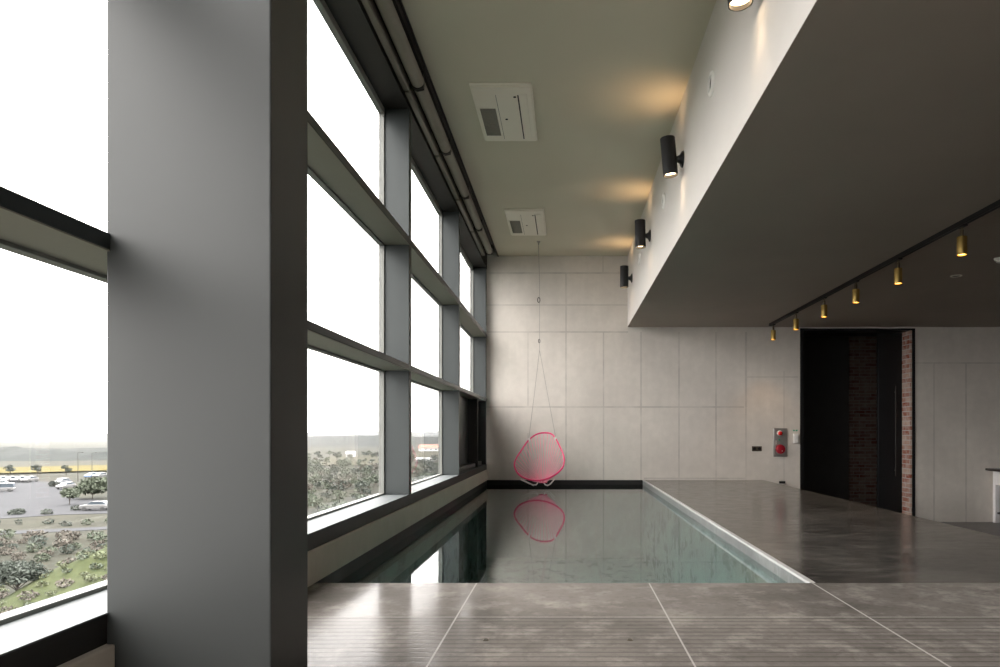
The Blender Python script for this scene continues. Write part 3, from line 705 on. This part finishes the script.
# brush belt between the lane and the slope
random.seed(21)
for k in range(400):
    px, py = random.uniform(-14, 112), random.uniform(538, 562); r_ = random.uniform(.5, 1.0)
    if px > 60 and py > 556: continue
    if free(gp(px, py), r_):
        bush('shrub in the dry belt between the lane and the green slope', gp(px, py), r_, r_ * random.uniform(.8, 1.2), M['leafdry'] if random.random() < .5 else random.choice([M['leafgreen'], M['leafdark']]), 'shrubs of the dry belt', 120)
for k in range(10):
    px = -8 + 118 * k / 9 + random.uniform(-5, 5); p = gp(px, random.uniform(523, 526))
    if free(p, .7): bush('small bush on the grass verge before the car park', p, random.uniform(.5, .8), random.uniform(.5, .8), M['leafgreen'] if k % 2 else M['leafdark'], 'bushes on the grass verge', 90)
for k in range(500):
    px = random.uniform(-5, 118); py = random.uniform(572, 650); r_ = random.uniform(.3, .6)
    p = gp(px, py); p.z = max(GZ, slope_z(p.x, p.y)) - .03
    if abs(px - 16) < 12 and py < 625: continue
    if py < 580 and px < 60: continue
    if free(p, r_, 1.02): bush('leafy low bush on the ground directly below the left window', p, r_, r_ * .8, random.choice([M['leafgreen'], M['lawnleaf'], M['lawnleaf'], M['leafdry']]), 'bushes below the left window', 90)
# woods seen through the far windows
random.seed(5)
for k in range(900):
    px = random.uniform(300, 455); py = 456 + 66 * random.random() ** 1.4
    if px > 405: py = min(py, 500)
    if px < 390 and 457 < py < 466 and random.random() < .8: continue
    if 412 < px < 446 and (448 < py < 463): continue
    if 342 < px < 360 and 455 < py < 460: continue
    r_ = random.uniform(1.2, 2.2)
    if free(gp(px, py), r_):
        tree('woodland_tree', 'hazy green tree in the woods beyond the far windows', 'tree', gp(px, py), r_ * random.uniform(1.4, 1.9), r_, random.choice([M['leafgreen'], M['leafdark'], M['leafgreen'], M['leafdry']]), 'woods beyond the far windows', n=130, clumps=5, base=.2)

# light poles
def pole(label, p, h):
    r = thing('lamp_post', label, 'lamp post', p, 'lamp posts of the car park')
    MB().tube([p, p + Vector((0, 0, h))], lambda t: .09 - .04 * t, 8).build('post', M['dark_frame'], r)
    MB().tube([p + Vector((0, 0, h)), p + Vector((.5, 0, h + .12)), p + Vector((1.0, 0, h + .1))], .04, 6).build('arm', M['dark_frame'], r)
    MB().box(p.x + .8, p.x + 1.5, p.y - .12, p.y + .12, p.z + h + .03, p.z + h + .15).build('lamp_head', M['dark_frame'], r, .02)
pole('thin grey lamp post in front of the yellow field, left of two', gp(78, 482), 7.6); pole('thin grey lamp post in front of the yellow field, right of two', gp(92, 481), 7.4)

# cars
def make_car(label, p, rot, paint, van=False):
    r = thing('car', label, 'car', (0, 0, 0), 'cars in the car park')
    roof = 1.9 if van else 1.45
    body = [(-2.15, .35), (-2.2, .75), (-1.95, .9), (-1.1, .98), (1.7, .98), (2.1, .9), (2.15, .4), (1.8, .28), (-1.8, .28)]
    cab = [(-1.15, .96), (-.45, roof), (1.35, roof), (1.95, .96)] if not van else [(-1.7, .96), (-1.25, roof), (2.0, roof), (2.1, .96)]
    MB().prism(body, 'y', -.85, .85).build('body', paint, r, .08)
    MB().prism(cab, 'y', -.72, .72).build('cabin', M['carglass'], r, .06)
    rf = [(cab[1][0] - .02, roof - .05), (cab[1][0] + .1, roof + .02), (cab[2][0] - .05, roof + .02), (cab[2][0] + .04, roof - .05)]
    MB().prism(rf, 'y', -.74, .74).build('roof', paint, r, .02)
    for sx in (-1.35, 1.35):
        for sy in (-.78, .78):
            MB().cyl((sx, sy - .1, .32), (sx, sy + .1, .32), .32, 18).build('wheel', M['tyre'], r)
    r.location = p; r.rotation_euler.z = rot; return r
make_car('white van parked nearest at the left edge of the car park', gp(2, 492), .5, M['car_white'], True)
make_car('white car parked just beyond the van at the left edge', gp(-2, 487), .5, M['car_white'])
for px, py, col, lab in ((1, 482.3, 'silver', 'silver car parked in the far row at left'), (10.5, 482.3, 'white', 'white car parked in the far row, second from left'), (20, 482.3, 'silver', 'grey car parked in the far row, third from left'), (29.5, 482.3, 'white', 'white car parked at the right end of the far row'),
                         (62, 484.5, 'dark', 'dark car parked past the shrub across the car park'), (66, 489, 'white', 'white car parked beside the small green tree'),
                         (96, 510.5, 'white', 'white car parked at the near kerb below the wide green tree'),
                         (100, 478, 'silver', 'silver car behind the tree beyond the car park'), (92, 478, 'blue', 'bluish car under the lamp posts beyond the car park')):
    make_car(lab, gp(px, py, .06), .15 if py > 505 else 1.6, M['car_' + col])
# distant buildings
def house(label, p, w, dpt, h, roofmat, hip=1.5):
    r = thing('building', label, 'building', p)
    MB().box(p.x - w / 2, p.x + w / 2, p.y - dpt / 2, p.y + dpt / 2, p.z - .5, p.z + h).build('walls', M['render'], r)
    MB().prism([(p.y - dpt / 2 - .4, p.z + h), (p.y, p.z + h + hip), (p.y + dpt / 2 + .4, p.z + h)], 'x', p.x - w / 2 - .4, p.x + w / 2 + .4).build('roof', roofmat, r, smooth=False)
    for k in range(4): MB().box(p.x - w / 2 + w * (k + .3) / 4, p.x - w / 2 + w * (k + .6) / 4, p.y - dpt / 2 - .03, p.y - dpt / 2, p.z + h * .35, p.z + h * .75).build('window', M['carglass'], r)
house('long white shed in the fields seen through the second window', gp(427, 461), 8.5, 6, 1.0, M['render'], .5)
house('red roofed building on the hills seen through the second window', gp(430, 451), 14, 9, 2.2, M['rooftile'], 2.4)
house('small white house at the pale field seen through the first window', gp(351, 457.5), 3.5, 4, 2.2, M['render'], 1.0)

# haze over the land
t = NT('sea haze'); v = t.n('ShaderNodeVolumeScatter'); v.inputs['Color'].default_value = (.96, .98, 1, 1); v.inputs['Density'].default_value = .0001; v.inputs['Anisotropy'].default_value = .2
t.l(v.outputs[0], t.out.inputs['Volume'])
hz = MB().prism([(-3000, 3200), (-3000, 115), (-30, 115), (300, 115), (900, 3200)], 'z', GZ - 25, GZ + 32).build('haze', t.m, smooth=False)
tag(hz, 'pale sea haze lying over the land outside', 'haze', kind='stuff')

# ------------------------------------------------------------------ sky, camera, output
W = bpy.data.worlds.new('overcast sky'); S.world = W; W.use_nodes = True
nt = W.node_tree; nt.nodes.clear()
def wn(t, **k):
    n = nt.nodes.new(t)
    for a, b_ in k.items(): setattr(n, a, b_)
    return n
tc = wn('ShaderNodeTexCoord'); sp = wn('ShaderNodeSeparateXYZ'); nt.links.new(tc.outputs['Generated'], sp.inputs[0])
mx = wn('ShaderNodeMath', operation='MAXIMUM'); nt.links.new(sp.outputs[2], mx.inputs[0]); mx.inputs[1].default_value = 0
ma = wn('ShaderNodeMath', operation='MULTIPLY_ADD'); nt.links.new(mx.outputs[0], ma.inputs[0]); ma.inputs[1].default_value = 2; ma.inputs[2].default_value = 1
nzn = wn('ShaderNodeTexNoise'); nt.links.new(tc.outputs['Generated'], nzn.inputs['Vector']); nzn.inputs['Scale'].default_value = 2.5
mb = wn('ShaderNodeMath', operation='MULTIPLY_ADD'); nt.links.new(nzn.outputs['Fac'], mb.inputs[0]); mb.inputs[1].default_value = .3; mb.inputs[2].default_value = .85
mm = wn('ShaderNodeMath', operation='MULTIPLY'); nt.links.new(ma.outputs[0], mm.inputs[0]); nt.links.new(mb.outputs[0], mm.inputs[1])
bg = wn('ShaderNodeBackground'); bg.inputs[0].default_value = (1, .966, .948, 1)
ms = wn('ShaderNodeMath', operation='MULTIPLY'); nt.links.new(mm.outputs[0], ms.inputs[0]); ms.inputs[1].default_value = 4.6
nt.links.new(ms.outputs[0], bg.inputs[1])
wo = wn('ShaderNodeOutputWorld'); nt.links.new(bg.outputs[0], wo.inputs[0])

cam = bpy.data.cameras.new('camera'); co = bpy.data.objects.new('camera', cam); C.objects.link(co)
co.location = (0, 0, E); co.rotation_euler = (PI / 2, 0, 0)
cam.sensor_width = 36; cam.lens = 24; cam.clip_end = 12000; cam.clip_start = .05
cam.shift_x = -(566 - 500) / 1000; cam.shift_y = (433 - 333.5) / 1000
S.camera = co
S.view_settings.view_transform = 'Standard'; S.view_settings.look = 'None'; S.view_settings.gamma = 1
S.view_settings.use_curve_mapping = False; S.view_settings.exposure = 0.47
cy = S.cycles
cy.use_denoising = True; cy.denoiser = 'OPENIMAGEDENOISE'
cy.max_bounces = 10; cy.diffuse_bounces = 6; cy.glossy_bounces = 5; cy.transparent_max_bounces = 24; cy.transmission_bounces = 4; cy.volume_bounces = 2
cy.caustics_reflective = False; cy.caustics_refractive = False; cy.sample_clamp_indirect = 6
